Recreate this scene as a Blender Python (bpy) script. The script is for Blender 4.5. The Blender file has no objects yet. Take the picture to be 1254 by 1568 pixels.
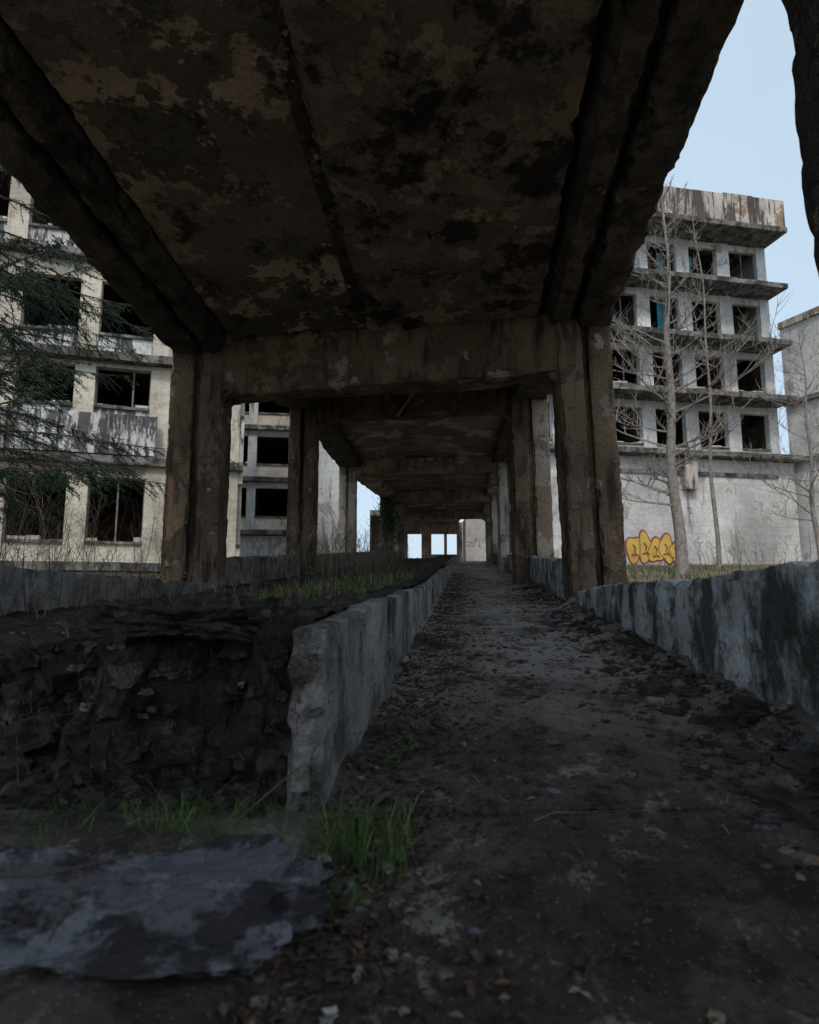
import bpy, math, random, bmesh
from mathutils import Vector, noise, Matrix
random.seed(7)
R=random.uniform
SK=0.0857
def fl(Y):
    return -0.9+SK*max(-12,min(42,Y))
def W(xw,Y,z): return Vector((xw+0.0857*Y,Y,z))
def nz(p,s=1.0): return noise.noise(Vector(p)*s)

# ---------------------------------------------------------------- materials
class NB:
    def __init__(s,name):
        s.m=bpy.data.materials.new(name); s.m.use_nodes=True
        s.t=s.m.node_tree; s.n=s.t.nodes; s.l=s.t.links
        s.b=s.n['Principled BSDF']; s.tc=s.n.new('ShaderNodeTexCoord')
        s.co=s.tc.outputs['Object']
    def mapping(s,sc,loc=(0,0,0)):
        m=s.n.new('ShaderNodeMapping'); m.inputs['Scale'].default_value=sc; m.inputs['Location'].default_value=loc
        s.l.new(s.co,m.inputs['Vector']); return m.outputs[0]
    def noise(s,scale,detail=6,rough=.6,dist=0,vec=None):
        n=s.n.new('ShaderNodeTexNoise'); n.inputs['Scale'].default_value=scale
        n.inputs['Detail'].default_value=detail; n.inputs['Roughness'].default_value=rough; n.inputs['Distortion'].default_value=dist
        s.l.new(vec if vec else s.co,n.inputs['Vector']); return n.outputs['Fac']
    def ramp(s,f,a,b,ca=0,cb=1):
        r=s.n.new('ShaderNodeMapRange'); r.inputs[1].default_value=a; r.inputs[2].default_value=b
        r.inputs[3].default_value=ca; r.inputs[4].default_value=cb
        s.l.new(f,r.inputs[0]); return r.outputs[0]
    def mix(s,f,a,b,mode='MIX'):
        m=s.n.new('ShaderNodeMix'); m.data_type='RGBA'; m.blend_type=mode
        for sock,v in ((m.inputs[0],f),(m.inputs[6],a),(m.inputs[7],b)):
            if isinstance(v,bpy.types.NodeSocket): s.l.new(v,sock)
            elif isinstance(v,(int,float)): sock.default_value=v
            else: sock.default_value=(v[0],v[1],v[2],1)
        return m.outputs[2]
    def math(s,op,a,b):
        m=s.n.new('ShaderNodeMath'); m.operation=op
        for i,v in enumerate((a,b)):
            if isinstance(v,(int,float)): m.inputs[i].default_value=v
            else: s.l.new(v,m.inputs[i])
        return m.outputs[0]
    def finish(s,col,h=None,strength=.6,dist=.03,rough=.9):
        if isinstance(col,bpy.types.NodeSocket): s.l.new(col,s.b.inputs['Base Color'])
        else: s.b.inputs['Base Color'].default_value=(*col,1)
        s.b.inputs['Roughness'].default_value=rough
        s.b.inputs['Specular IOR Level'].default_value=.2
        if h is not None:
            b=s.n.new('ShaderNodeBump'); b.inputs['Strength'].default_value=strength; b.inputs['Distance'].default_value=dist
            s.l.new(h,b.inputs['Height']); s.l.new(b.outputs[0],s.b.inputs['Normal'])
        return s.m

def peel(name,paint,under,stain,thr=.5,ps=1.5,sthr=.52,ss=.8,streak=.2,bump=.7,bd=.03,brick=None,light=None,lthr=.55,fine=25,dist=.15,soft=.12,moss=None):
    q=NB(name)
    a=q.noise(ps,6,.64,dist); pf=q.ramp(a,thr,thr+.012)
    var=q.noise(ps*.45,2,.6)
    p2=q.mix(q.ramp(var,.35,.65),[c*.6 for c in paint],paint)
    lf=None
    if light:
        a2=q.noise(ps*1.15,6,.64,dist,q.mapping((1,1,1),(7,3,5))); lf=q.ramp(a2,lthr,lthr+.012); p2=q.mix(lf,p2,q.mix(q.ramp(var,.4,.6),light,[c*.62 for c in light]))
    c=q.mix(pf,p2,under)
    st=q.noise(ss,5,.7,.1,q.mapping((1.6,1.6,streak),(3,9,1)))
    c=q.mix(q.ramp(st,sthr,sthr+soft,0,.9),c,stain)
    if moss:
        ms=q.noise(3.5,5,.75,0,q.mapping((1,1,1),(11,2,8))); c=q.mix(q.ramp(ms,.52,.64,0,.85),c,moss)
    if brick:
        sep=q.n.new('ShaderNodeSeparateXYZ'); q.l.new(q.co,sep.inputs[0])
        cb=q.n.new('ShaderNodeCombineXYZ'); q.l.new(sep.outputs[0],cb.inputs[0]); q.l.new(sep.outputs[2],cb.inputs[1])
        br=q.n.new('ShaderNodeTexBrick'); br.inputs['Scale'].default_value=1; br.inputs['Brick Width'].default_value=brick[0]
        br.inputs['Row Height'].default_value=brick[1]; br.inputs['Mortar Size'].default_value=.012
        br.inputs['Color1'].default_value=(1,1,1,1); br.inputs['Color2'].default_value=(.9,.9,.9,1); br.inputs['Mortar'].default_value=(.7,.68,.65,1)
        q.l.new(cb.outputs[0],br.inputs['Vector']); c=q.mix(.7,c,br.outputs[0],'MULTIPLY')
    f=q.noise(fine,4,.8)
    c=q.mix(1,c,q.mix(f,(.45,.45,.45),(1.5,1.5,1.5)),'MULTIPLY')
    h=q.math('ADD',q.math('MULTIPLY',pf,-.8),q.math('ADD',f,q.math('MULTIPLY',q.noise(ps*4,4,.7),1.2)))
    if lf is not None: h=q.math('ADD',h,q.math('MULTIPLY',lf,.6))
    return q.finish(c,h,bump,bd)

M={}
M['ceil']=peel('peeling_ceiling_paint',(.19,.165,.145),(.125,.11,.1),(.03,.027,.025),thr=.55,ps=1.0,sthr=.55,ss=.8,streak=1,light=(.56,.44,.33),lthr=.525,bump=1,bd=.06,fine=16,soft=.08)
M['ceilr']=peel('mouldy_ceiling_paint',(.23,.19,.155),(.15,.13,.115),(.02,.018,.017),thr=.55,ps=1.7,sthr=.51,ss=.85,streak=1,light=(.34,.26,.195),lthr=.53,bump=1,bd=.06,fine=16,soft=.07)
M['ceil2']=peel('ceiling_paint_far',(.27,.24,.21),(.16,.14,.12),(.05,.045,.04),thr=.52,ps=1.0,sthr=.56,ss=.5,streak=1,light=(.45,.41,.35),lthr=.52,bump=.8)
M['col']=peel('rusty_concrete',(.22,.155,.105),(.125,.09,.064),(.032,.026,.021),thr=.54,ps=1.6,sthr=.51,ss=1.9,streak=.3,light=(.36,.31,.26),lthr=.59,bump=1,bd=.05,fine=20)
M['coltan']=peel('tan_concrete',(.46,.38,.29),(.27,.2,.145),(.06,.045,.035),thr=.54,ps=1.3,sthr=.54,ss=1.7,streak=.3,light=(.58,.53,.46),lthr=.56,bump=1,bd=.04,fine=18)
M['colgrey']=peel('grey_concrete',(.42,.38,.33),(.22,.18,.15),(.07,.055,.04),thr=.52,ps=1.2,sthr=.53,ss=1.2,streak=.3,light=(.58,.54,.48),bump=.9,fine=18)
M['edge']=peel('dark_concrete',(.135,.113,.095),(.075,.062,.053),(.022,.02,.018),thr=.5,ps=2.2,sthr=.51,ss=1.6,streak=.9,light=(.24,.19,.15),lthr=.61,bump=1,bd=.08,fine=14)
M['wallblue']=peel('painted_parapet',(.62,.64,.64),(.33,.32,.3),(.04,.042,.035),thr=.56,ps=2.4,sthr=.47,ss=1.5,streak=.8,bump=1,bd=.04,fine=22,soft=.13,moss=(.05,.052,.038))
M['wallgrey']=peel('grey_parapet',(.34,.315,.3),(.2,.18,.165),(.04,.037,.033),thr=.55,ps=2.4,sthr=.5,ss=1.5,streak=1,bump=1,fine=22,soft=.14,moss=(.06,.056,.042))
M['facL']=peel('cream_plaster',(.72,.66,.55),(.45,.39,.31),(.12,.11,.1),thr=.6,ps=.9,sthr=.57,ss=1.2,streak=.3,bump=.4,brick=(.7,.35),fine=8)
M['bandL']=peel('weathered_band',(.66,.66,.65),(.28,.27,.26),(.05,.05,.05),thr=.56,ps=1.1,sthr=.48,ss=1.7,streak=.35,bump=.4,fine=8,soft=.06)
M['facR']=peel('white_block_wall',(.72,.72,.72),(.42,.39,.36),(.14,.13,.12),thr=.6,ps=.6,sthr=.57,ss=.8,streak=.25,bump=.4,brick=(.9,.45),fine=5)
M['bandR']=peel('streaked_band',(.6,.55,.5),(.3,.22,.16),(.06,.05,.045),thr=.54,ps=.8,sthr=.48,ss=1.3,streak=.22,bump=.4,fine=6,soft=.06)
M['slab']=peel('slab_edge',(.26,.25,.235),(.14,.13,.12),(.035,.035,.035),thr=.5,ps=1.2,sthr=.46,ss=1.2,streak=1,bump=.5,fine=6)
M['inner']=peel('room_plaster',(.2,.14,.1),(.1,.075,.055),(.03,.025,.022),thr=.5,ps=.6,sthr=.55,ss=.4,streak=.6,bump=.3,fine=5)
M['stone']=peel('broken_stone',(.21,.215,.245),(.14,.14,.155),(.035,.028,.03),thr=.5,ps=5,sthr=.49,ss=2.6,streak=1,bump=1,bd=.02,fine=45,soft=.07,light=(.27,.28,.31),lthr=.56)

def simple(name,c1,c2,scale=3,rough=.9,fine=30,bump=.8,bd=.02):
    q=NB(name); a=q.noise(scale,5,.7); f=q.noise(fine,4,.8)
    c=q.mix(q.ramp(a,.38,.62),c1,c2); c=q.mix(1,c,q.mix(f,(.5,.5,.5),(1.45,1.45,1.45)),'MULTIPLY')
    return q.finish(c,q.math('ADD',a,f) if bump else None,bump,bd,rough)
M['soil']=simple('soil',(.04,.033,.027),(.11,.09,.073),6,bump=1,bd=.04)
M['bank']=peel('mossy_earth',(.1,.085,.072),(.05,.042,.035),(.02,.018,.015),thr=.5,ps=7,sthr=.52,ss=4,streak=1,light=(.17,.15,.13),lthr=.56,bump=1,bd=.05,fine=40,moss=(.045,.052,.026))
M['ground']=simple('ground_earth',(.12,.1,.07),(.21,.185,.13),.6,fine=12)
M['bark']=simple('bark',(.17,.15,.13),(.32,.29,.26),6)
M['barkd']=simple('dark_bark',(.07,.05,.04),(.12,.09,.07),6)
M['twig']=simple('dry_stem',(.15,.115,.08),(.26,.21,.155),4)
M['needle']=simple('needles',(.018,.045,.028),(.045,.08,.045),1.5,bump=0)
M['grass']=simple('grass_blade',(.04,.095,.018),(.1,.2,.04),3,.6,bump=0)
M['moss']=simple('moss',(.05,.06,.022),(.11,.11,.045),5,bump=0)
M['leafg']=simple('ivy_leaf',(.03,.07,.02),(.06,.11,.03),3,bump=0)
M['litter']=simple('dead_leaf',(.05,.029,.019),(.12,.072,.048),9,bump=0)
M['rust']=simple('rusted_steel',(.09,.03,.015),(.16,.07,.03),8)
M['wood']=simple('splintered_wood',(.3,.18,.1),(.42,.28,.16),4)
M['frame']=simple('window_frame_paint',(.12,.13,.14),(.25,.25,.25),2)
M['cloth']=simple('blue_panel',(.03,.18,.26),(.05,.26,.36),.8)
M['yellow']=simple('yellow_spray',(.55,.38,.08),(.66,.48,.12),1.5,bump=0)
M['red']=simple('red_spray',(.3,.06,.08),(.38,.1,.11),1.5,bump=0)
M['black']=simple('black_spray',(.02,.02,.02),(.05,.05,.06),1.5,bump=0)
q=NB('path_concrete')
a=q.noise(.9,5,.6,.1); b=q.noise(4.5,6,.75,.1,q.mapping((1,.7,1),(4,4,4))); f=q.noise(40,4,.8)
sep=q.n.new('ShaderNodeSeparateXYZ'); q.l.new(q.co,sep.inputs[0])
pale_far=q.math('MULTIPLY',q.ramp(sep.outputs[1],3.0,5.0),q.ramp(a,.34,.48))  # mask for paler concrete from mid distance onward, broken up by noise
c=q.mix(q.ramp(a,.4,.6),(.08,.064,.052),(.18,.155,.138)); c=q.mix(q.math('MULTIPLY',pale_far,.85),c,(.42,.38,.345))
c=q.mix(q.ramp(b,.57,.63),c,(.3,.27,.24)); c=q.mix(q.ramp(b,.48,.39),c,(.055,.04,.032))
vo=q.n.new('ShaderNodeTexVoronoi'); vo.inputs['Scale'].default_value=45; q.l.new(q.co,vo.inputs['Vector'])
vo2=q.n.new('ShaderNodeTexVoronoi'); vo2.inputs['Scale'].default_value=17; q.l.new(q.co,vo2.inputs['Vector'])
c=q.mix(q.ramp(vo.outputs['Distance'],.14,.1,0,.8),c,(.36,.33,.3)); 
c=q.mix(q.ramp(vo2.outputs['Distance'],.13,.1,0,.8),c,(.05,.035,.025))
c=q.mix(1,c,q.mix(f,(.4,.4,.4),(1.55,1.55,1.55)),'MULTIPLY')
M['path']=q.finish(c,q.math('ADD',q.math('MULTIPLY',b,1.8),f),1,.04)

# ---------------------------------------------------------------- mesh builder
class MB:
    def __init__(s): s.v=[]; s.f=[]; s.mi=[]; s.mats=[]
    def m(s,k):
        if k not in s.mats: s.mats.append(k)
        return s.mats.index(k)
    def add(s,vs,fs,k):
        o=len(s.v); s.v+= [tuple(x) for x in vs]; i=s.m(k)
        for f in fs: s.f.append([o+j for j in f]); s.mi.append(i)
    def box(s,tf,x0,x1,d0,d1,z0,z1,k):
        vs=[tf(x,d,z) for x in (x0,x1) for d in (d0,d1) for z in (z0,z1)]
        s.add(vs,[(0,1,3,2),(4,6,7,5),(0,4,5,1),(2,3,7,6),(0,2,6,4),(1,5,7,3)],k)
    def tube(s,pts,rs,k,n=5):
        rings=[]
        for i,p in enumerate(pts):
            p=Vector(p); a=Vector(pts[max(0,i-1)]); b=Vector(pts[min(len(pts)-1,i+1)])
            d=(b-a); d=d.normalized() if d.length>1e-6 else Vector((0,0,1))
            u=d.orthogonal().normalized(); w=d.cross(u)
            rings+= [p+(u*math.cos(2*math.pi*j/n)+w*math.sin(2*math.pi*j/n))*rs[i] for j in range(n)]
        fs=[]
        for i in range(len(pts)-1):
            for j in range(n): fs.append((i*n+j,i*n+(j+1)%n,(i+1)*n+(j+1)%n,(i+1)*n+j))
        s.add(rings,fs,k)
    def block(s,f,n,k,amp=.02,chip=.05,ns=1.6):
        na,nb,nc=n; idx={}; vs=[]
        def g(i,j,l):
            t=(i,j,l)
            if t in idx: return idx[t]
            p=Vector(f(i/na,j/nb,l/nc))
            q_=p+noise.noise_vector(p*ns)*amp+noise.noise_vector(p*ns*4.3)*amp*.5
            e=(i in(0,na))+(j in(0,nb))+(l in(0,nc))
            if e>=2 and chip>0:
                inn=Vector(f(min(max(i/na,.01),.99) if (i in(0,na)) else i/na, .5 if j in(0,nb) else j/nb, .5 if l in(0,nc) else l/nc))
                d=(inn-p); d=d.normalized() if d.length>0 else d
                q_+=d*chip*(.15+max(0,noise.noise(p*2.7)+.7*noise.noise(p*9)) *1.8)
            idx[t]=len(vs); vs.append(q_); return idx[t]
        fs=[]
        for i in range(na):
            for j in range(nb):
                fs.append((g(i,j,0),g(i,j+1,0),g(i+1,j+1,0),g(i+1,j,0)))
                fs.append((g(i,j,nc),g(i+1,j,nc),g(i+1,j+1,nc),g(i,j+1,nc)))
            for l in range(nc):
                fs.append((g(i,0,l),g(i+1,0,l),g(i+1,0,l+1),g(i,0,l+1)))
                fs.append((g(i,nb,l),g(i,nb,l+1),g(i+1,nb,l+1),g(i+1,nb,l)))
        for j in range(nb):
            for l in range(nc):
                fs.append((g(0,j,l),g(0,j,l+1),g(0,j+1,l+1),g(0,j+1,l)))
                fs.append((g(na,j,l),g(na,j+1,l),g(na,j+1,l+1),g(na,j,l+1)))
        s.add(vs,fs,k)
    def obj(s,name,parent=None,smooth=None):
        me=bpy.data.meshes.new(name); me.from_pydata(s.v,[],s.f); 
        for k in s.mats: me.materials.append(M[k])
        me.polygons.foreach_set('material_index',s.mi)
        if smooth:
            me.polygons.foreach_set('use_smooth',[True]*len(me.polygons))
            me.set_sharp_from_angle(angle=math.radians(smooth))
        me.update(); o=bpy.data.objects.new(name,me); bpy.context.collection.objects.link(o)
        if parent: o.parent=parent
        return o
def empty(name):
    e=bpy.data.objects.new(name,None); bpy.context.collection.objects.link(e); return e
def lerp(a,b,t): return a+(b-a)*t

# ---------------------------------------------------------------- ground
def axis(lo,hi,step,far):
    a=[]; x=lo
    while x<=hi: a.append(x); x+=step
    k=step; x=hi
    while x<far: k*=1.5; x+=k; a.append(x)
    k=step; x=lo
    while x>-far: k*=1.5; x-=k; a.insert(0,x)
    return a
xs=axis(-14,20,.5,900); ys=axis(-4,46,.5,900)
mb=MB(); vs=[]
for y in ys:
    for x in xs:
        xw=x-.0857*y; z=fl(y)+.08*nz((x,y,0),.7)+.04*nz((x,y,3),2)
        if -4.4<xw<2.1: z=fl(y)-.12
        vs.append((x,y,z))
nx=len(xs); fs=[(j*nx+i,j*nx+i+1,(j+1)*nx+i+1,(j+1)*nx+i) for j in range(len(ys)-1) for i in range(nx-1)]
mb.add(vs,fs,'ground'); mb.obj('ground',smooth=60)

# ramp path
mb=MB(); vs=[]; NX=60; yy=[]; y=-4
while y<42.5: yy.append(y); y+=.035+max(0,y)*.012
def pathz(xw,y):
    z=fl(y)+.02*nz((xw,y,0),1.3)+.014*nz((xw,y,1),5)+.009*nz((xw,y,1),15)
    e=max(0,(xw-.85)/.6); z+=.085*min(e,1.1)**2*(1+1.2*nz((xw,y,5),4)+.6*nz((xw,y,5),11))
    e=max(0,(-.2-xw)/.3); z+=.05*min(e,1.0)**2*(1+nz((xw,y,9),3))
    return z
for y in yy:
    for i in range(NX+1):
        xw=-.52+(2.12)*i/NX
        if y<2.35: xw=lerp(-2.6,1.6,i/NX)
        vs.append(W(xw,y,pathz(max(xw,-.5),y)))
fs=[(j*(NX+1)+i,j*(NX+1)+i+1,(j+1)*(NX+1)+i+1,(j+1)*(NX+1)+i) for j in range(len(yy)-1) for i in range(NX)]
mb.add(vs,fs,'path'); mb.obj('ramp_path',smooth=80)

# ---------------------------------------------------------------- covered walkway
walk=empty('covered_walkway')
F=[(-4.02,-3.12,10.55,2.25,3.08,9.5,3.5,4.42),
   (-3.0,-2.32,15.8,2.4,3.3,15.0,4.57,5.12),
   (-2.62,-1.98,23.8,3.18,3.85,23.0,4.76,5.3),
   (-1.45,-.8,31.6,3.92,4.5,31.0,4.9,5.45),
   (-.9,-.3,39.6,4.6,5.2,39.0,5.1,5.6)]
def column(mb,x0,x1,Y,z0,z1,mat,dep=.62,lean=0,mat2=None):
    w=x1-x0
    for (a,b,d0,d1,mm) in ((0,.44,0,dep,mat),(.56,1,.03,dep-.03,mat2 or mat)):
        f=lambda t,s,r,a=a,b=b,d0=d0,d1=d1:Vector((x0+w*lerp(a,b,s)+lean*(1-t),Y+lerp(d0,d1,r),lerp(z0,z1,t)))
        mb.block(f,(120,9,9),mm,.015,.06,2.8)
    f=lambda t,s,r:Vector((x0+w*lerp(.4,.6,s)+lean*(1-t),Y+lerp(.13,dep-.13,r),lerp(z0,z1-.01,t)))
    mb.block(f,(40,2,3),mat,.02,0)
for i,(a,b,YL,c,d,YR,bo,to) in enumerate(F):
    mt='col' if i<2 else 'colgrey'
    mb=MB(); column(mb,a,b,YL,fl(YL)-.2,to+.05,mt); mb.obj('column_left',walk,50)
    mb=MB(); column(mb,c,d,YR,fl(YR)-.2,to+.05,mt,lean=.12 if i==0 else 0.05,mat2='coltan' if i in(1,2) else None); mb.obj('column_right',walk,50)
    mb=MB()
    dz=-.06 if i==0 else 0
    f=lambda t,s,r:Vector((lerp(b-.1,c+.1,t),lerp(YL,YR,t)+.06+s*.5,lerp(bo+lerp(dz,.02,t),to+.06,r)))
    mb.block(f,(130,6,10),mt if i<2 else 'coltan',.02,.09,2.4)
    for (x,sg,Yc) in ((b,1,YL),(c,-1,YR)):
        hw=.24
        f=lambda t,s,r:Vector((x-sg*.05+sg*hw*t,Yc+.1+s*.42-(0.1*t*sg if sg>0 else -.1*t),lerp(lerp(bo-.16,bo+.03,t),bo+.1,r)))
        mb.block(f,(8,4,3),mt,.015,.03)
    mb.obj('cross_beam',walk,50)
def zc(Y): return 4.45+.105*(9.9-Y)
ys0,ys1=-11,10.0
mb=MB()
XL,XM,XR=-3.95,-1.55,1.2
f=lambda t,s,r:W(lerp(XL,XM-.02,s),lerp(ys0,ys1+.75,t),zc(lerp(ys0,ys1,t))+r*.3)
mb.block(f,(260,34,1),'ceil',.03,.02)
f=lambda t,s,r:W(lerp(XM+.03,XR,s),lerp(ys0,ys1+.2,t),zc(lerp(ys0,ys1,t))-.05+r*.35)
mb.block(f,(260,38,1),'ceilr',.03,.04)
f=lambda t,s,r:W(lerp(XM-.15,XM+.15,s),lerp(ys0,ys1,t),zc(lerp(ys0,ys1,t))+.06+r*.2)
mb.block(f,(60,2,1),'edge',.02,0)
mb.obj('ceiling_slab',walk,60)
mb=MB()
for i in range(4500):
    y=R(1.0,10); xw=R(-3.8,1.1)
    if nz((xw,y,0),1.3)<.05: continue
    z=zc(y)-.02-(.05 if xw>XM else 0); s=abs(random.gauss(0,.018))+.008; a=R(0,6.28); c=W(xw,y,z); vs=[]
    nn=6; tl=R(-.7,.7)
    for j in range(nn):
        b=a+j*6.283/nn; r=s*R(.6,1.3); vs.append(c+Vector((math.cos(b)*r*1.3,math.sin(b)*r,-s*.3+math.cos(b-a)*r*tl)))
    mb.add(vs,[tuple(range(nn))],'ceil' if xw<XM else 'ceilr')
mb.obj('loose_plaster',walk)
mb=MB()
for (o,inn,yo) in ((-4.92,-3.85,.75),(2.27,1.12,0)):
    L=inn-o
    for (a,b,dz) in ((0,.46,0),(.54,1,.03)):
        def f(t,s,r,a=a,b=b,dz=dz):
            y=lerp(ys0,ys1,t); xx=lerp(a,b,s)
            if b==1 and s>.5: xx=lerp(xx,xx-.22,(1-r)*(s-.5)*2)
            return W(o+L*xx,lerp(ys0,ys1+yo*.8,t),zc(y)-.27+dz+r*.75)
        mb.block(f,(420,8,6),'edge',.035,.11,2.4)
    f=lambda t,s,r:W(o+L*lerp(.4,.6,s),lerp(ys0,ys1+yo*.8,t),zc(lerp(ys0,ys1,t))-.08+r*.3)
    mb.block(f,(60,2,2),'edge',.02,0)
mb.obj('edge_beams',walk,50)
mb=MB()
for i in range(4):
    A=F[i];B=F[i+1]
    YA0,YB0=A[2]+.3,B[2]+.3; YA1,YB1=A[5]+.3,B[5]+.3
    P=lambda t,s:Vector((lerp(lerp(A[0],B[0],t),lerp(A[4],B[4],t),s),lerp(lerp(YA0,YB0,t),lerp(YA1,YB1,t),s),lerp(A[7],B[7],t)))
    f=lambda t,s,r:P(t,s*.84+.08)+Vector((0,0,.02+r*.25))
    mb.block(f,(30,24,1),'ceil2',.03,0)
    for (s0,s1) in ((0,.13),(.87,1)):
        f=lambda t,s,r:P(t,lerp(s0,s1,s))+Vector((0,0,-.26+r*.62))
        mb.block(f,(34,5,4),'edge' if i<2 else 'colgrey',.03,.06)
mb.obj('far_ceiling_slabs',walk,60)
mb=MB()
mb.tube([(-.3,14.7,4.3),(.0,14.75,4.75),(.18,14.8,5.1)],[.035,.03,.03],'wood',4)
for xw,y0,l in ((-1.5,5.3,1.1),(-1.45,3.0,.9),(-1.52,7.6,.7)):
    mb.tube([W(xw,y0,zc(y0)-.04),W(xw+.03,y0+l*.5,zc(y0+l*.5)-.09),W(xw,y0+l,zc(y0+l)-.05)],[.012]*3,'rust',5)
mb.obj('exposed_rebar',walk)
mb=MB()
f=lambda t,s,r:Vector((lerp(2.43,2.2,t)+s*.6+.015*math.sin(t*9),3.05+r*.45,lerp(-.8,5.05,t)))
mb.block(f,(110,8,8),'edge',.018,.04,2.5); mb.obj('concrete_pier',smooth=50)

# ---------------------------------------------------------------- low walls
mb=MB()
f=lambda t,s,r:W(1.54+s*.3,lerp(-4,9.3,t),lerp(fl(lerp(-4,9.3,t))-.2,.19+.02*math.sin(t*17),r))
mb.block(f,(320,7,16),'wallblue',.02,.07,2.6); mb.obj('low_parapet_wall',smooth=50)
mb=MB()
f=lambda t,s,r:W(1.5+s*.28,lerp(10.25,41,t),lerp(fl(lerp(10.25,41,t))-.2,fl(lerp(10.25,41,t))+.7,r))
mb.block(f,(240,3,7),'wallblue',.025,.05); mb.obj('low_parapet_wall',smooth=50)
mb=MB()
f=lambda t,s,r:W(-4.3+s*.28,lerp(-2,10.4,t),lerp(-1.2,.33,r))
mb.block(f,(160,3,12),'wallgrey',.025,.08)
f=lambda t,s,r:W(-4.3+s*.28,lerp(11.2,41,t),lerp(fl(lerp(11.2,41,t))-.3,fl(lerp(11.2,41,t))+.72,r))
mb.block(f,(220,3,7),'wallgrey',.03,.08); mb.obj('garden_boundary_wall',smooth=50)
def ctop(Y): 
    return fl(Y)+lerp(.62,.45,min(1,(Y-2.3)/8))
mb=MB()
for (a,b,dz) in ((2.22,4.15,0),(4.35,6.1,-.02),(6.12,9.6,-.06),(9.9,15,-.03),(15.2,23,-.1),(23.2,40,-.1)):
    def f(t,s,r):
        y=lerp(a,b,t)
        if a<3 and t<.12: y+=(.12-t)/.12*(.12*nz((0,0,r*5+s),1.3)+.07*nz((0,s,r*17),1)+.09*r*r)
        return W(-.6+s*.115,y,lerp(fl(y)-.15,ctop(y)+dz,r))
    mb.block(f,(int((b-a)*20),4,18),'wallgrey',.01,.035,3)
mb.obj('planter_retaining_wall',smooth=50)

def soilz(xw,y):
    yf=2.34+.16*nz((xw,0,2),2.5)+.08*nz((xw,0,2),7)
    if xw<-1.25: yf+=(-1.25-xw)*.75
    t=(y-yf)/.26; t=max(0,min(1,t)); 
    tt=t*t*(3-2*t); tt=lerp(tt,round(tt*3)/3,.3)
    top=ctop(y)-.02 if y<10 else ctop(y)
    if xw<-1.3: top-=min(.22,(-1.3-xw)*.25)
    rough=noise.fractal(Vector((xw,y,0))*4,1,2,6)
    mound=.08*math.exp(-((xw+.95)/.4)**2-((y-2.65)/.22)**2)
    z=lerp(fl(y)+.02,top+mound,tt)+rough*(.04+.13*(1-abs(2*t-1)))
    return z
mb=MB(); vs=[]; yy=[]; y=1.9
while y<41: yy.append(y); y+=(.01 if y<3.4 else .03+(y-3.4)*.03)
NX=240
for y in yy:
    for i in range(NX+1):
        s=i/NX; xw=-.57-3.5*s**1.4
        p=W(xw,y,soilz(xw,y)); 
        if y<3.4: 
            e=min(1,(3.4-y)/.4)*min(1,s*12+.2); p+=(noise.noise_vector(p*8)*.05+noise.noise_vector(p*19)*.03+noise.noise_vector(p*45)*.014)*e
        vs.append(p)
fs=[(j*(NX+1)+i,(j+1)*(NX+1)+i,(j+1)*(NX+1)+i+1,j*(NX+1)+i+1) for j in range(len(yy)-1) for i in range(NX)]
mb.add(vs,fs,'bank'); mb.obj('planter_soil',smooth=50)

def rock(mb,c,s,k,seed,rot=None,sub=3,amp=.35,tilt=0,clamp=.62):
    bm=bmesh.new(); bmesh.ops.create_icosphere(bm,subdivisions=sub,radius=1)
    off=Vector((seed*3.1,seed*1.7,0)); rm=Matrix.Rotation(R(0,6.28) if rot is None else rot,3,'Z')@Matrix.Rotation(tilt,3,'X')
    vs=[]
    for v in bm.verts:
        p=v.co.copy(); p=Vector([max(-clamp,min(clamp,q)) for q in p])*1.4
        p*=1+amp*noise.noise(p*1.1+off)+amp*.4*noise.noise(p*4+off)+(amp*.2*noise.noise(p*11+off) if sub>3 else 0)
        p=Vector((p.x*s[0],p.y*s[1],p.z*s[2])); vs.append(rm@p+Vector(c))
    fs=[[v.index for v in f.verts] for f in bm.faces]; bm.free(); mb.add(vs,fs,k)
mb=MB(); rock(mb,(-.66,1.64,-.755),(.44,.29,.105),'stone',1,rot=.06,sub=6,amp=.45,tilt=.14); mb.obj('concrete_slab_fragment',smooth=40)
mb=MB(); rock(mb,(-.85,2.5,-.07),(.28,.15,.06),'bank',3,rot=-.05,sub=6,amp=.6); mb.obj('earth_clod',smooth=40)
mb=MB()
for i in range(300):
    xw=R(-2.4,-.66); y=2.2+R(0,.4)+max(0,-1.25-xw)*.75; z=soilz(xw,y); s=abs(random.gauss(0,.026))+.008
    rock(mb,W(xw,y-.02,z),(s*R(.9,1.5),s,s*R(.6,1)),random.choice(['bank','bank','edge','soil','soil','bank','wallgrey' if s<.022 else 'bank']),i*3,sub=3,amp=.7)
mb.obj('broken_earth_clods',smooth=40)
mb=MB()
for i in range(2800):
    y=1+(random.random()**1.4)*13; t=random.random()
    if t<.6: xw=1.5-abs(random.gauss(0,.3))
    elif t<.78: xw=-.42+abs(random.gauss(0,.15))
    else: xw=R(-.4,1.5)
    s=abs(random.gauss(0,.012))+.004
    if xw>1.0 and random.random()<.1: s*=2.6
    if xw<.9: s=min(s,.016)
    rock(mb,W(xw,y,pathz(xw,y)+s*.1),(s*R(.8,1.8),s,s*R(.3,.7)),random.choice(['stone','edge','edge','soil','soil','wallgrey','coltan' if random.random()<.3 else 'soil']),i,sub=2,amp=.6)
for i in range(420):
    x=R(-1.6,0.2); y=R(.9,2.4); s=abs(random.gauss(0,.009))+.003
    rock(mb,(x,y,fl(y)+.02),(s*1.4,s,s*.6),random.choice(['edge','edge','edge','soil','wallgrey']),i,sub=2,amp=.6)
mb.obj('rubble',smooth=35)
mb=MB()
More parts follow.
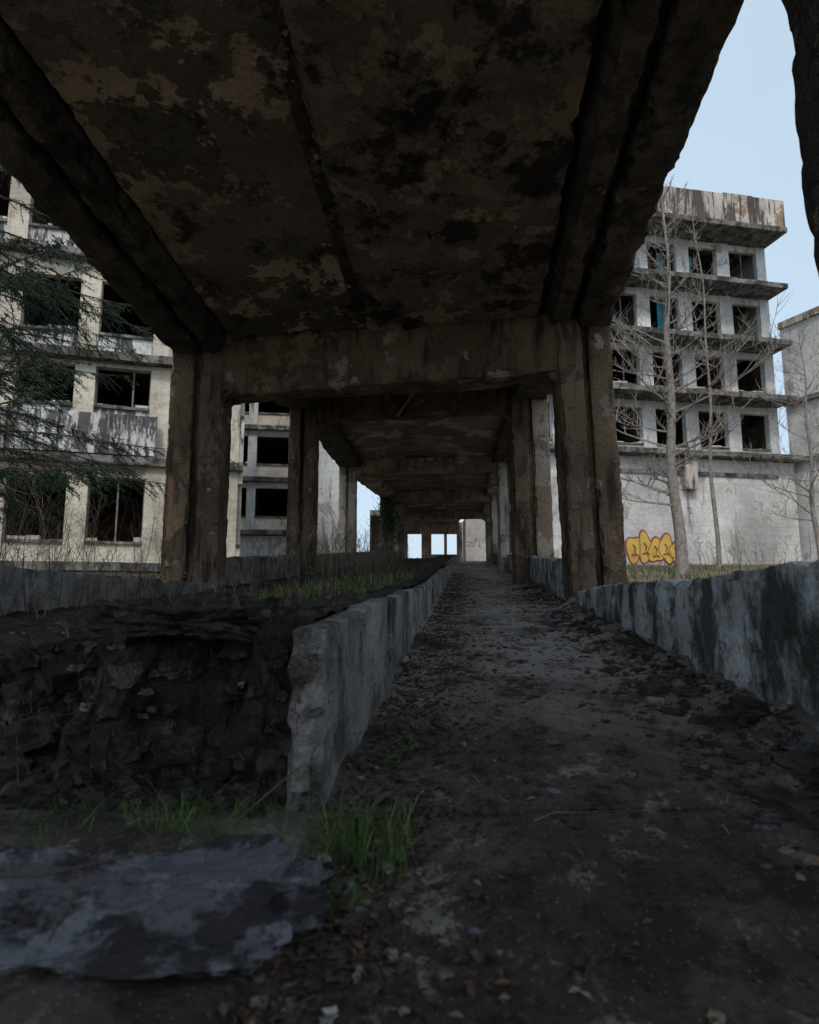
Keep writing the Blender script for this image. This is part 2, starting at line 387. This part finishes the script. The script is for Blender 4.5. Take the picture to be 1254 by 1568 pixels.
for (xw,y,s) in ((1.3,2.55,.1),(1.42,2.9,.09),(1.15,2.9,.06),(1.4,3.4,.08),(1.3,3.9,.06),(1.36,2.2,.11),(1.2,2.4,.05),(.95,2.2,.03),(1.25,3.3,.05),(1.1,3.6,.04),(1.0,2.65,.035),(1.38,4.4,.06),(1.2,4.7,.04),(1.33,5.2,.05)):
    rock(mb,W(xw,y,pathz(xw,y)+s*.15),(s*1.3,s*.9,s*.45),random.choice(['edge','soil','stone']),int(y*90),sub=4,amp=.55,tilt=R(-.3,.3))
mb.obj('broken_brick_pile',smooth=35)

def leaf(mb,p,s,k,tilt=.5):
    a=R(0,6.28); n=Vector((R(-tilt,tilt),R(-tilt,tilt),1)).normalized(); u=n.orthogonal().normalized(); u=Matrix.Rotation(a,3,n)@u; w=n.cross(u)
    p=Vector(p); mb.add([p-u*s,p-w*s*.45+n*s*.25,p+u*s,p+w*s*.45+n*s*.2],[(0,1,2,3)],k)
mb=MB()
for i in range(19000):
    y=.9+ (random.random()**1.3)*22
    t=random.random()
    if t<.58: xw=-.46+abs(random.gauss(0,.33))
    elif t<.84: xw=1.5-abs(random.gauss(0,.28))
    else: xw=R(-.45,1.5)
    if not -.47<xw<1.52: continue
    leaf(mb,W(xw,y,pathz(xw,y)+.008),R(.007,.022),random.choice(['litter','litter','soil','soil','twig' if random.random()<.3 else 'litter']))
for i in range(3500):
    xw=R(-3.8,-.7); y=R(2.6,20); leaf(mb,W(xw,y,soilz(xw,y)+.012),R(.01,.03),random.choice(['litter','soil','twig']))
mb.obj('fallen_leaves')

# ---------------------------------------------------------------- grass
def blade(mb,p,h,w,k,bend=.5):
    a=R(0,6.28); d=Vector((math.cos(a),math.sin(a),0)); sd=Vector((-d.y,d.x,0)); p=Vector(p); b=R(.1,bend)*h
    pts=[p,p+d*b*.2+Vector((0,0,h*.45)),p+d*b*.6+Vector((0,0,h*.8)),p+d*b*1.1+Vector((0,0,h*R(.8,1)))]
    ws=[w,w*.85,w*.55,w*.05]; vs=[]
    for q_,ww in zip(pts,ws): vs+=[q_-sd*ww,q_+sd*ww]
    mb.add(vs,[(0,1,3,2),(2,3,5,4),(4,5,7,6)],k)
mb=MB()
def tuft(x,y,z,n,r,h):
    for i in range(n):
        px=x+random.gauss(0,r); py=y+random.gauss(0,r*.7); blade(mb,(px,py,z),h*R(.2,1.15),R(.001,.0026),random.choice(['grass','grass','grass','moss','twig' if random.random()<.5 else 'grass']),1.7)
for i in range(120):
    x=R(-1.5,-.05); y=R(1.88,2.16)
    if nz((x,2,5),5)<-.3: continue
    tuft(x,y,fl(y)+.02,int(R(6,30)),.05,R(.05,.17)*(1 if x>-.95 else .75))
for i in range(12):
    x=R(-.27,-.02); y=R(1.55,2.1); tuft(x,y,fl(y),14,.04,R(.05,.12))
for i in range(20):
    x=R(-.95,-.1); y=R(1.05,1.35); tuft(x,y,fl(y),6,.03,R(.04,.09))
for i in range(60):
    xw=R(-2.2,-.75); y=2.25+R(0,.35)+max(0,-1.25-xw)*.75; tuft(xw+.0857*y,y,soilz(xw,y)-.01,5,.02,R(.03,.08))
mb.obj('grass')
mb=MB()
for i in range(4200):
    xw=-.75-abs(random.gauss(0,.8)); y=R(4.5,9.5) if random.random()<.8 else R(9,16)
    if xw<-3.8: continue
    if nz((xw,y,0),1.2)<.0: continue
    blade(mb,W(xw,y,soilz(xw,y)-.01),R(.04,.15),.0045,random.choice(['grass','moss','moss','twig']),1.4)
mb.obj('planter_grass')
mb=MB()
for i in range(4500):
    x=R(3.2,16); y=R(9,31); 
    if x-.0857*y<2.1: continue
    blade(mb,(x,y,fl(y)-.02),R(.1,.3),.012,random.choice(['grass','moss','twig','twig']),.9)
for i in range(3000):
    x=R(-12,-4.6); y=R(5,19)
    if x-.0857*y>-4.5: continue
    blade(mb,(x,y,fl(y)-.02),R(.1,.4),.014,random.choice(['grass','moss','twig']),.8)
mb.obj('meadow_grass')

# ---------------------------------------------------------------- dry weeds
def weed(mb,p,h,k='twig',n=4,lean=.2,r=.006):
    p=Vector(p); d=Vector((R(-lean,lean),R(-lean,lean),1)); pts=[p+d*h*t+Vector((R(-.03,.03),R(-.03,.03),0))*h for t in (0,.33,.66,1)]; pts[0]=p
    mb.tube(pts,[r,r*.8,r*.6,r*.3],k,3)
    for i in range(n):
        t=R(.25,.95); b=p+d*h*t; e=Vector((R(-1,1),R(-1,1),R(.3,1.2))).normalized()*h*R(.15,.35)
        mb.tube([b,b+e*.5+Vector((0,0,-.01)),b+e],[r*.5,r*.4,r*.2],k,3)
mb=MB()
for i in range(90):
    y=R(4.2,10); xw=-3.95+abs(random.gauss(0,.3)); weed(mb,W(xw,y,soilz(xw,y)-.02),R(.15,.7),random.choice(['twig','barkd']),5,.3)
for i in range(210):
    y=R(10.5,20); xw=R(-3.9,-1.6); weed(mb,W(xw,y,soilz(xw,y)-.02),R(.4,1.3),random.choice(['twig','barkd','twig']),9,.3)
for i in range(60):
    xw=R(-2.4,-.7); y=R(2.4,5); weed(mb,W(xw,y,soilz(xw,y)-.02),R(.06,.22),'twig',3,.8,.002)
for i in range(160):
    x=R(-11,-5.2); y=R(7,16); weed(mb,(x,y,fl(y)),R(.8,2.6),random.choice(['twig','barkd','barkd']),12,.35)
for i in range(60):
    x=R(9,20); y=R(20,31); weed(mb,(x,y,fl(y)),R(.6,1.6),random.choice(['twig','barkd']),6,.3,.01)
mb.obj('dry_weeds')
mb=MB()
mb.tube([(-.75,1.8,-.6),(-.74,1.68,-.575),(-.7,1.5,-.585),(-.69,1.35,-.64)],[.005,.0045,.004,.002],'barkd',6)
mb.tube([(-.52,2.0,-.64),(-.43,2.08,-.57),(-.34,2.12,-.5)],[.004,.004,.002],'barkd',5)
mb.tube([(-.95,1.55,-.6),(-.8,1.5,-.58),(-.55,1.62,-.56)],[.004,.004,.002],'barkd',5)
for i in range(110):
    xw=R(-.4,1.45); y=R(1.2,8); a=R(0,6.28); l=R(.04,.18); z=pathz(xw,y)+.01
    mb.tube([W(xw,y,z),W(xw+l*.5*math.cos(a),y+l*.5*math.sin(a),z+.015),W(xw+l*math.cos(a),y+l*math.sin(a),z)],[.003,.0025,.0015],random.choice(['barkd','barkd','twig']),4)
mb.obj('fallen_twigs')
mb=MB()
for (xw,y) in ((-.33,3.1),(-.25,2.9),(-.42,4.6),(-.15,3.0),(-.3,2.7)):
    for i in range(30):
        a=R(0,6.28); h=R(.02,.13); leaf(mb,W(xw+math.cos(a)*h*.8,y+math.sin(a)*h*.8,pathz(xw,y)+h),R(.01,.024),'leafg',.8)
mb.obj('weed_plant')

# ---------------------------------------------------------------- buildings
def building(name,P0,P1,depth,floors,zbase,ztop,bay,pw,mf,mb_,ledge,x_off=0,parapet=None,frames=.5,cloth=.0,rec=0):
    root=empty(name); P0=Vector(P0);P1=Vector(P1); L=(P1-P0).length; ex=(P1-P0)/L; n=Vector((ex.y,-ex.x))
    def tf(x,d,z): q_=P0+ex*x+n*d; return Vector((q_.x,q_.y,z))
    walls=MB(); slabs=MB(); rooms=MB(); win=MB()
    first=floors[0][0]
    walls.box(tf,0,L,-.3,0,zbase-1,first-.2,mf)
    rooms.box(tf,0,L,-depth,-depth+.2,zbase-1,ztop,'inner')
    for x in ((0,.25),(L-.25,L)): walls.box(tf,x[0],x[1],-depth+.2,-.31-rec,zbase-1,ztop,mf)
    zs=[f[0] for f in floors]+[ztop]
    r=-rec
    for k,(z,sill,head,lw,band) in enumerate(floors):
        zt=zs[k+1]
        segs=[0]
        while segs[-1]<L: 
            a=segs[-1]; b=min(L,a+R(.7,3)); segs.append(b)
            slabs.box(tf,a+.004,b,r-.02,lw*R(.86,1.0),z-.14-R(0,.03),z+.1+R(0,.02),'slab')
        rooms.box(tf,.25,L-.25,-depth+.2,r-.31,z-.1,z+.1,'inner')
        x=x_off; xx=[]
        while x<L: xx.append(x); x+=bay
        prev=0; edges=[]
        for x in xx:
            a=max(0,x-pw/2); b=min(L,x+pw/2)
            walls.box(tf,a,b,r-.3,r+.05,z+.1,zt-.14,mf)
            edges.append((prev,a)); prev=b
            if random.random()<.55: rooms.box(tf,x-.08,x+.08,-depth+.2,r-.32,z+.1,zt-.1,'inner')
        edges.append((prev,L))
        for (a,b) in edges:
            if b-a<.1: continue
            walls.box(tf,a,b,r-.25,r,z+.1,z+sill,band)
            if random.random()<.7:
                m_=a
                while m_<b-.1:
                    m2=min(b-.01,m_+R(.1,.6)); 
                    if random.random()<.6: walls.box(tf,m_+.01,m2,r-.2,r-.02,z+sill,z+sill+R(.05,.2),band)
                    m_=m2
            walls.box(tf,a,b,r-.25,r,z+head,zt-.14,mf)
            walls.box(tf,a+.01,b-.01,r-.1,r+.08,z+sill-.05,z+sill+.04,'slab')
            if random.random()<frames and b-a>.6:
                t=.05; zz0,zz1=z+sill+.05,z+head
                mid=lerp(a,b,random.choice((.33,.5,.66)))
                for q0,q1 in ((a,a+t),(mid,mid+t),(b-t,b)):
                    if random.random()<.8: win.box(tf,q0,q1,r-.2,r-.14,zz0,zz1,'frame')
                win.box(tf,a,b,r-.195,r-.145,zz1-t,zz1-.001,'frame')
            if random.random()<cloth: 
                q0=lerp(a,b,R(.05,.5)); win.box(tf,q0,q0+R(.15,.5),r-.5,r-.46,z+sill,z+head-R(0,.6),'cloth')
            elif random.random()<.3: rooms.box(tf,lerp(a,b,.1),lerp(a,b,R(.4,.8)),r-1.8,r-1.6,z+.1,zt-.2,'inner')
    slabs.box(tf,-.05,L+.05,-depth,ledge,ztop-.14,ztop+.15,'slab')
    if parapet:
        h=parapet; a=0
        while a<L:
            b=min(L,a+R(1.5,3.2)); slabs.box(tf,a+.008,b-.008,ledge-.28,ledge-.05+R(-.02,.02),ztop+.15,ztop+h+R(-.06,.05),mb_); a=b
        for x in (0,L): slabs.box(tf,x-.04+(0 if x==0 else -.2),x+.2+(0 if x==0 else -.15),-depth,ledge-.29,ztop+.15,ztop+h,mb_)
    for m_,nm in ((walls,'walls'),(slabs,'floor_slabs'),(rooms,'rooms'),(win,'window_frames')):
        if m_.v: m_.obj(nm,root)
    return root,tf,L
fl_L=[(1.2,.75,2.88,.25,'facL'),(4.65,1.78,3.15,.3,'bandL'),(8.1,.82,2.7,.5,'bandL'),(11.55,.9,2.8,.4,'bandL'),(15,.9,2.8,.3,'bandL')]
rt,tfL,LL=building('abandoned_apartment_building',(-21.2,17.6),(-5.75,22.1),7,fl_L,.6,18.4,2.33,.62,'facL','bandL',.4,x_off=1.65,frames=.2)
mb=MB(); mb.box(tfL,6,13.3,.31,.42,4.78,6.1,'bandL'); mb.box(tfL,6,13.3,.51,.56,4.48,4.7,'slab')
a=6
while a<13.3: mb.box(tfL,a,a+.06,.43,.46,4.8,6.12,'slab'); a+=1.45
mb.obj('balcony_parapet',rt)
fl_W=[(4.1,.9,2.6,.4,'facL'),(7.2,.9,2.6,.4,'facL'),(10.3,.9,2.6,.4,'facL'),(13.4,.9,2.6,.4,'facL')]
rt2,tfW,LW=building('apartment_building_wing',(-13,37),(-5.6,38),8,fl_W,1.8,16.5,3.2,.5,'facR','bandL',.4,x_off=.6,frames=.4)
mb=MB()
I=lambda x,d,z:Vector((x,d,z))
mb.box(I,-5.55,-3.6,33,44,1.5,16.6,'facR'); mb.obj('white_stair_tower_wall',rt2)
fl_R=[(7.8,.7,2.75,.75,'facR'),(11.1,.7,2.7,.75,'facR'),(14.3,.7,2.75,.75,'facR'),(17.6,.7,2.7,.75,'bandR')]
rt3,tfR,LR=building('abandoned_hospital_building',(6.906,32.27),(21.0,35.0),7,fl_R,1.0,20.8,2.6,.8,'facR','bandR',.9,x_off=1.15,parapet=1.8,frames=.4,cloth=.25,rec=.9)
mb=MB()
mb.box(tfR,0,LR,-1.2,-.02,7.5,7.65,'slab')
mb.box(tfR,3.5,13.3,.01,.09,6.7,6.9,'slab'); mb.box(tfR,7.5,8.2,.02,.4,5.9,7.4,'bandR')
mb.obj('wall_trim',rt3)
e=empty('side_wing_building'); mb=MB(); P0=Vector((21.2,35.6));P1=Vector((27.5,21.0)); LWW=(P1-P0).length; ex=(P1-P0)/LWW; nn=Vector((ex.y,-ex.x))
def tfS(x,d,z): q_=P0+ex*x+nn*d; return Vector((q_.x,q_.y,z))
mb.box(tfS,0,LWW,-6,0,.5,15.5,'facR'); mb.box(tfS,0,LWW,-6.1,.15,15.52,15.9,'bandR'); 
for z in (7.8,11.1): mb.box(tfS,0,LWW,.01,.25,z-.15,z+.1,'slab')
mb.obj('walls',e)
e=empty('entrance_lobby'); mb=MB()
gz=2.7
for (x0,x1,z0,z1) in ((-2.5,-.12,gz,5.74),(.85,1.55,gz,4.9),(3.35,3.75,gz,5.74),(-.12,.85,gz-.2,3.15),(1.55,3.35,gz-.2,3.45),(-.12,3.35,4.9,5.74)):
    mb.box(I,x0,x1,46,46.25,z0,z1,'coltan')
mb.box(I,2.45,2.65,46.02,46.2,3.45,4.9,'wood')
mb.box(I,-2.6,3.5,42.5,46.3,5.75,6.1,'colgrey'); mb.box(I,-2.6,-2.45,42.5,46,gz-.2,5.75,'edge')
mb.box(I,-2.6,9,41.9,46.4,gz-.3,gz+.02,'path')
mb.obj('walls',e)
mb=MB()
mb.box(I,3.76,5.5,43.5,43.7,gz,5.9,'facR'); mb.box(I,3.76,3.9,43.71,45.99,gz,5.74,'facR'); mb.obj('painted_wall',e)
mb=MB(); zz=4.0
for k in range(4):
    x=3.95+k*.2; pts=[(x+R(-.1,.2),43.47,zz+R(-.3,.35)) for _ in range(5)]; mb.tube(pts,[.015]*5,'black',4)
mb.obj('graffiti_scribble',e)
mb=MB()
def blob(cx,cz,rx,rz,seed,d,k,add=0):
    n=40; vs=[tfR(cx,d,cz)]
    for i in range(n):
        a=2*math.pi*i/n; r=1+.16*math.sin(3*a+seed)+.1*math.sin(2*a+seed*2.3)
        vs.append(tfR(cx+(rx*r+add)*math.cos(a),d,cz+(rz*r+add)*math.sin(a)))
    mb.add(vs,[(0,1+i,1+(i+1)%n) for i in range(n)],k)
gx=4.6; gz0=2.75
L5=[(gx,gz0,.4,.66,.3),(gx+.62,gz0+.08,.36,.7,1.9),(gx+1.2,gz0-.06,.4,.6,3.1),(gx+1.78,gz0+.05,.38,.66,4.4),(gx+2.3,gz0-.1,.34,.5,5.2)]
for (a,b,c,d,s) in L5: blob(a,b,c,d,s,.012,'red',add=.1)
for i,(a,b,c,d,s) in enumerate(L5): blob(a,b,c,d,s,.02+.012*i,'red',add=.05); blob(a,b,c,d,s,.026+.012*i,'yellow')
for (a,b,c,d,s) in L5:
    mb.tube([tfR(a-.1,.09,b+.25),tfR(a+.05,.09,b+.05),tfR(a-.05,.09,b-.1)],[.03]*3,'red',4)
    mb.tube([tfR(a-.2,.09,b-.3),tfR(a+.02,.09,b-.22),tfR(a+.16,.09,b-.33)],[.03]*3,'red',4)
mb.obj('graffiti',rt3)

# ---------------------------------------------------------------- trees
def bare_tree(name,base,H,r0,n,spread,start=.16,seed=1):
    random.seed(seed); mb=MB(); base=Vector(base)
    N=24; tp=[base+Vector((.25*math.sin(t*5+seed)*t*.6+.06*math.sin(t*19),.15*math.sin(t*7),H*t)) for t in [i/N for i in range(N+1)]]
    mb.tube(tp,[r0*(1-.93*i/N)+(.1*r0 if i==0 else 0) for i in range(N+1)],'bark',9)
    def tr(t): 
        i=min(N-1,int(t*N)); return tp[i].lerp(tp[i+1],t*N-i)
    def bez(p,d,l,droop,r,depth):
        k=6; pts=[p]; dd=d.copy()
        for i in range(k):
            dd=(dd+Vector((R(-.16,.16),R(-.16,.16),R(-.1,.14)+droop))).normalized(); pts.append(pts[-1]+dd*l/k)
        mb.tube(pts,[r*(1-.8*i/k) for i in range(k+1)],'bark',4 if depth==0 else 3)
        if depth<2:
            for j in range(8 if depth==0 else 5):
                t=R(.2,1); i=min(k-1,int(t*k)); q_=pts[i].lerp(pts[i+1],t*k-i)
                side=Vector((R(-1,1),R(-1,1),R(-.1,.6))).normalized(); nd=(dd*.7+side*.8).normalized()
                bez(q_,nd,l*R(.28,.5),.03,r*.5,depth+1)
    for b in range(n):
        t=start+(1-start)*(b+R(0,1))/n*.97; a=R(0,6.28); l=spread*(1.12-t)*R(.6,1.15)*(1 if t>.25 else .8)
        up=lerp(.05,.75,t); d=Vector((math.cos(a),math.sin(a),up)).normalized()
        bez(tr(t),d,l,.02,r0*.2*(1.15-t)+.01,0)
    return mb.obj(name,smooth=60)
bare_tree('bare_tree',(9.15,22,.9),14.8,.21,52,4.4,seed=3)
bare_tree('bare_tree',(17.6,28,1.4),11.5,.12,40,3.6,seed=8)
bare_tree('bare_tree',(14.2,30,1.6),18.6,.11,26,2.6,start=.5,seed=12)
random.seed(21)
def conifer(name,base,H,reach,zstart,seed):
    random.seed(seed); mb=MB(); base=Vector(base)
    mb.tube([base,base+Vector((.05,0,H*.5)),base+Vector((0,.05,H))],[.2,.12,.02],'barkd',8)
    z=zstart
    while z<H-.3:
        for b in range(6):
            a=R(0,6.28); l=reach*(1-z/H*.62)*R(.7,1.12); p=base+Vector((0,0,z+R(-.15,.15))); d=Vector((math.cos(a),math.sin(a),.1))
            k=8; pts=[p]
            for i in range(k): 
                d=(d+Vector((R(-.08,.08),R(-.08,.08),-.045 if i<5 else .04))).normalized(); pts.append(pts[-1]+d*l/k)
            mb.tube(pts,[.028*(1-.85*i/k) for i in range(k+1)],'barkd',4)
            if math.cos(a)<-.45: continue
            for j in range(46):
                t=R(.2,1); i=min(k-1,int(t*k)); q_=pts[i].lerp(pts[i+1],t*k-i)
                sd=Vector((-d.y,d.x,0))*random.choice((-1,1)); td=(d*R(.3,1)+sd*R(.3,1)+Vector((0,0,R(-.9,-.1)))).normalized(); tl=l*R(.1,.22)*(1.2-t*.5)
                e_=q_+td*tl; mb.tube([q_,e_],[.006,.003],'barkd',3)
                m_=int(tl/.016)
                for s in range(m_):
                    c=q_.lerp(e_,(s+random.random())/m_); nd=(td*.6+Vector((R(-1,1),R(-1,1),R(-.8,.8)))).normalized()*R(.05,.09); w=nd.orthogonal().normalized()*.008
                    mb.add([c-w,c+w,c+nd],[(0,1,2)],'needle')
        z+=.46
    return mb.obj(name)
conifer('spruce_tree',(-8.3,11.6,.1),9.4,5.2,2.2,5)
conifer('spruce_tree',(-8.9,8.6,-.2),6.8,3.8,1.4,9)
mb=MB()
for i in range(1500):
    z=R(3.0,5.0); c=Vector((-1.0+random.gauss(0,.28),31.3+random.gauss(0,.25),z+random.gauss(0,.2))); leaf(mb,c,R(.04,.09),'leafg',1.5)
for i in range(8): x=R(-1.4,-.7); mb.tube([(x,31.4,2),(x+.1,31.35,3.5),(x-.05,31.4,5.2)],[.02,.015,.01],'barkd',4)
mb.obj('climbing_plant')

# ---------------------------------------------------------------- light / world / camera
sc=bpy.context.scene
w=bpy.data.worlds.new('World'); sc.world=w; w.use_nodes=True
nt=w.node_tree; sky=nt.nodes.new('ShaderNodeTexSky'); sky.sky_type='NISHITA'; sky.sun_disc=False
SRC=Vector((-.12,-1,0)).normalized(); EL=math.radians(48)
sky.sun_elevation=EL; sky.sun_rotation=math.atan2(SRC.x,SRC.y); sky.dust_density=3.0; sky.air_density=1.0
tc=nt.nodes.new('ShaderNodeTexCoord'); nn_=nt.nodes.new('ShaderNodeTexNoise'); nn_.inputs['Scale'].default_value=1.6; nn_.inputs['Detail'].default_value=5
nt.links.new(tc.outputs['Generated'],nn_.inputs['Vector'])
mr=nt.nodes.new('ShaderNodeMapRange'); mr.inputs[1].default_value=.3; mr.inputs[2].default_value=.7; mr.inputs[3].default_value=.6; mr.inputs[4].default_value=.78
nt.links.new(nn_.outputs['Fac'],mr.inputs[0])
mx=nt.nodes.new('ShaderNodeMix'); mx.data_type='RGBA'; nt.links.new(mr.outputs[0],mx.inputs[0]); nt.links.new(sky.outputs[0],mx.inputs[6]); mx.inputs[7].default_value=(4.9,6.1,7.2,1)
bg=nt.nodes['Background']; bg.inputs[1].default_value=.145; nt.links.new(mx.outputs[2],bg.inputs[0])
sd=bpy.data.lights.new('sun','SUN'); sd.energy=1.5; sd.angle=math.radians(10); sd.color=(1,.91,.8)
so=bpy.data.objects.new('sun',sd); bpy.context.collection.objects.link(so)
src=Vector((SRC.x*math.cos(EL),SRC.y*math.cos(EL),math.sin(EL))); so.rotation_euler=src.to_track_quat('Z','Y').to_euler()
cd=bpy.data.cameras.new('camera'); co=bpy.data.objects.new('camera',cd); bpy.context.collection.objects.link(co)
co.location=(0,0,0); co.rotation_euler=(math.radians(98),0,0)
cd.sensor_fit='VERTICAL'; cd.sensor_height=36; cd.lens=22.96; cd.clip_end=3000; cd.clip_start=.05
cd.dof.use_dof=True; cd.dof.focus_distance=9.5; cd.dof.aperture_fstop=2.8
sc.camera=co
sc.view_settings.view_transform='Standard'; sc.view_settings.look='None'; sc.view_settings.exposure=0
